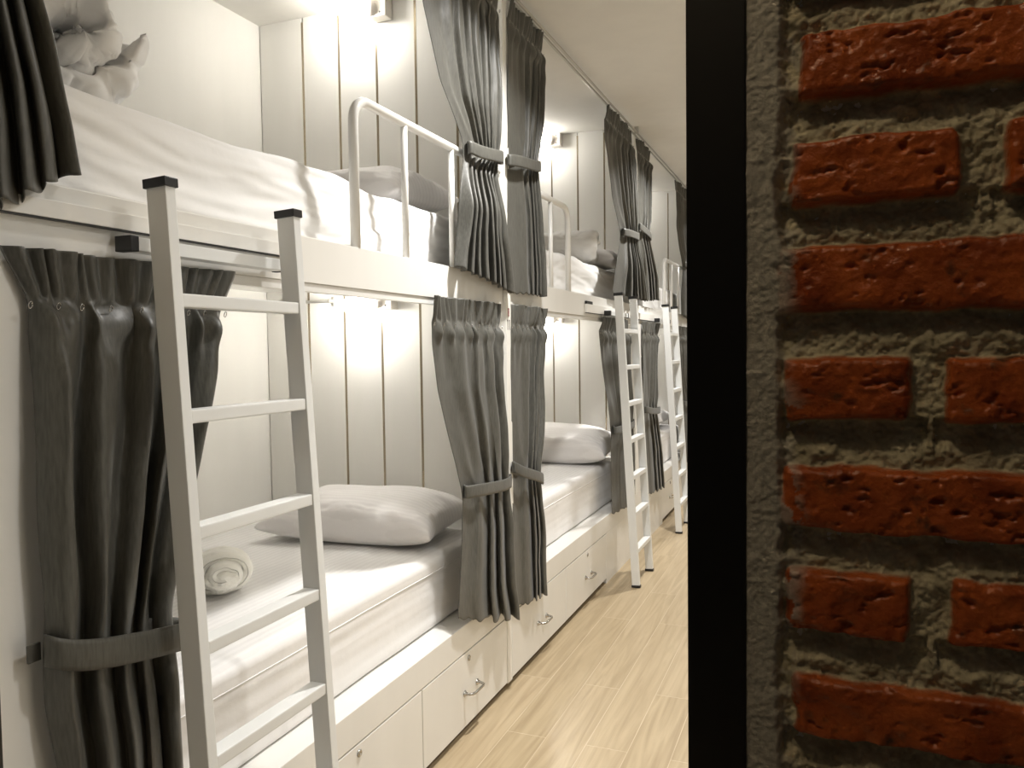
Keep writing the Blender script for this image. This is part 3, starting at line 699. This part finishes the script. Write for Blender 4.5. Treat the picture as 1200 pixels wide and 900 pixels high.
# C upper far end of nearest bunks
curtain('dark curtain tied beside the white post on the nearest upper bunk, pleated tail fanned', [(2.445, 1.93, 2.54), (2.18, 1.985, 2.53), (2.0, 2.085, 2.515), (1.87, 2.24, 2.505), (1.82, 2.25, 2.505), (1.6, 2.19, 2.54), (1.42, 2.15, 2.60)], 1.465, 1.415, 8, X0=.014, tie=(1.845, .05), bandz=((2.26, 1.842), (2.515, 1.868)), seed=5, A=(.012, .026, .022, .046), flip=-1, nb=8, g=2.2, fan=True)
# D upper near end of middle bunks
curtain('dark curtain just right of the white post on the middle upper bunk, hanging straight', [(2.445, 2.632, 3.0), (2.3, 2.625, 2.965), (2.1, 2.62, 2.94), (1.93, 2.62, 2.90), (1.86, 2.62, 2.90), (1.6, 2.61, 2.94), (1.42, 2.60, 2.955)], 1.42, 1.425, 7, X0=.014, tie=(1.895, .05), bandz=((2.59, 1.878), (2.895, 1.918)), seed=8, A=(.013, .024, .022, .028), flip=-1, nb=5, g=2.8, bellow=.7)
# E lower far end of nearest bunks
curtain('grey curtain tied left of the white post on the nearest lower bunk, over the ledge', [(1.376, 2.01, 2.545), (1.30, 2.025, 2.53), (1.1, 2.055, 2.53), (.92, 2.13, 2.53), (.79, 2.19, 2.535), (.75, 2.20, 2.54), (.6, 2.18, 2.56), (.42, 2.15, 2.575), (.28, 2.17, 2.60)], .40, .262, 8, X0=.010, tie=(.775, .055), bandz=((2.20, .785), (2.56, .762)), seed=14, A=(.013, .026, .024, .036), flip=-1, lean=.012, nb=4, g=1.8, bellow=.7)
# F lower near end of middle bunks
curtain('grey curtain right of the white post on the middle lower bunk, tie band slanting down', [(1.380, 2.632, 3.02), (1.30, 2.63, 2.995), (1.0, 2.625, 2.955), (.78, 2.625, 2.895), (.72, 2.625, 2.89), (.5, 2.62, 2.94), (.26, 2.62, 2.955)], .285, .245, 7, X0=.010, tie=(.765, .05), bandz=((2.605, .80), (2.89, .715)), seed=17, A=(.013, .024, .024, .028), flip=-1, nb=4, g=2.2, bellow=.7)
# G upper far end of middle bunks
curtain('dark curtain above the second ladder on the middle upper bunk, pinched by a tie', [(2.445, 3.95, 4.50), (2.27, 3.91, 4.54), (2.0, 4.06, 4.56), (1.87, 4.22, 4.58), (1.83, 4.24, 4.58), (1.62, 4.10, 4.66), (1.5, 4.02, 4.74)], 1.50, 1.50, 8, X0=.016, tie=(1.85, .05), bandz=((4.24, 1.845), (4.585, 1.865)), seed=21, A=(.012, .026, .022, .05), flip=-1, nb=7, g=2.0)
# H upper near end of farthest bunks
curtain('dark curtain on the farthest upper bunk, right of the pinched curtain above the second ladder', [(2.445, 4.66, 5.0), (2.3, 4.66, 4.96), (2.0, 4.66, 4.95), (1.93, 4.66, 4.93), (1.87, 4.66, 4.95), (1.66, 4.76, 5.16), (1.5, 4.80, 5.24)], 1.50, 1.53, 7, X0=.014, tie=(1.92, .05), bandz=((4.665, 1.93), (4.94, 1.905)), seed=23, A=(.012, .022, .020, .024), flip=-1, nb=4, g=1.6, bellow=.7)
# I lower far end of middle bunks
curtain('grey curtain behind the second ladder on the middle lower bunk', [(1.376, 3.86, 4.42), (1.30, 3.80, 4.42), (1.1, 3.86, 4.44), (.85, 4.0, 4.46), (.75, 4.03, 4.46), (.5, 4.03, 4.46), (.3, 4.03, 4.46)], .345, .33, 8, X0=.010, tie=(.79, .05), bandz=((4.03, .79), (4.46, .79)), seed=27, A=(.012, .022, .022, .03), flip=1, nb=6, g=1.8)
# J lower near end of farthest bunks
curtain('grey curtain between the second and third ladders, white band at its waist', [(1.378, 4.80, 5.28), (1.30, 4.80, 5.26), (1.0, 4.80, 5.20), (.84, 4.80, 5.19), (.78, 4.80, 5.20), (.55, 4.84, 5.34), (.3, 4.86, 5.42)], .30, .26, 7, X0=.010, tie=(.82, .05), bandz=((4.80, .838), (5.21, .808)), seed=31, A=(.013, .022, .022, .024), flip=-1, nb=4, g=1.8, bellow=.6)
# K, L far end of farthest bunks
curtain('sliver of dark curtain at the ceiling beside the black frame', [(2.445, 5.92, 6.50), (2.1, 5.93, 6.52), (1.9, 6.15, 6.54), (1.82, 6.2, 6.55), (1.6, 6.12, 6.56), (1.44, 6.1, 6.58)], 1.46, 1.44, 8, X0=.014, tie=(1.86, .05), bandz=((6.2, 1.855), (6.55, 1.875)), seed=35, A=(.012, .022, .022, .03))
curtain('sliver of grey curtain behind the third ladder beside the black frame', [(1.376, 5.95, 6.52), (1.3, 5.96, 6.52), (1.0, 6.0, 6.53), (.8, 6.15, 6.55), (.75, 6.15, 6.55), (.5, 6.1, 6.56), (.3, 6.08, 6.58)], .33, .30, 8, X0=.010, tie=(.78, .05), bandz=((6.15, .785), (6.55, .77)), seed=37, A=(.012, .022, .022, .03))
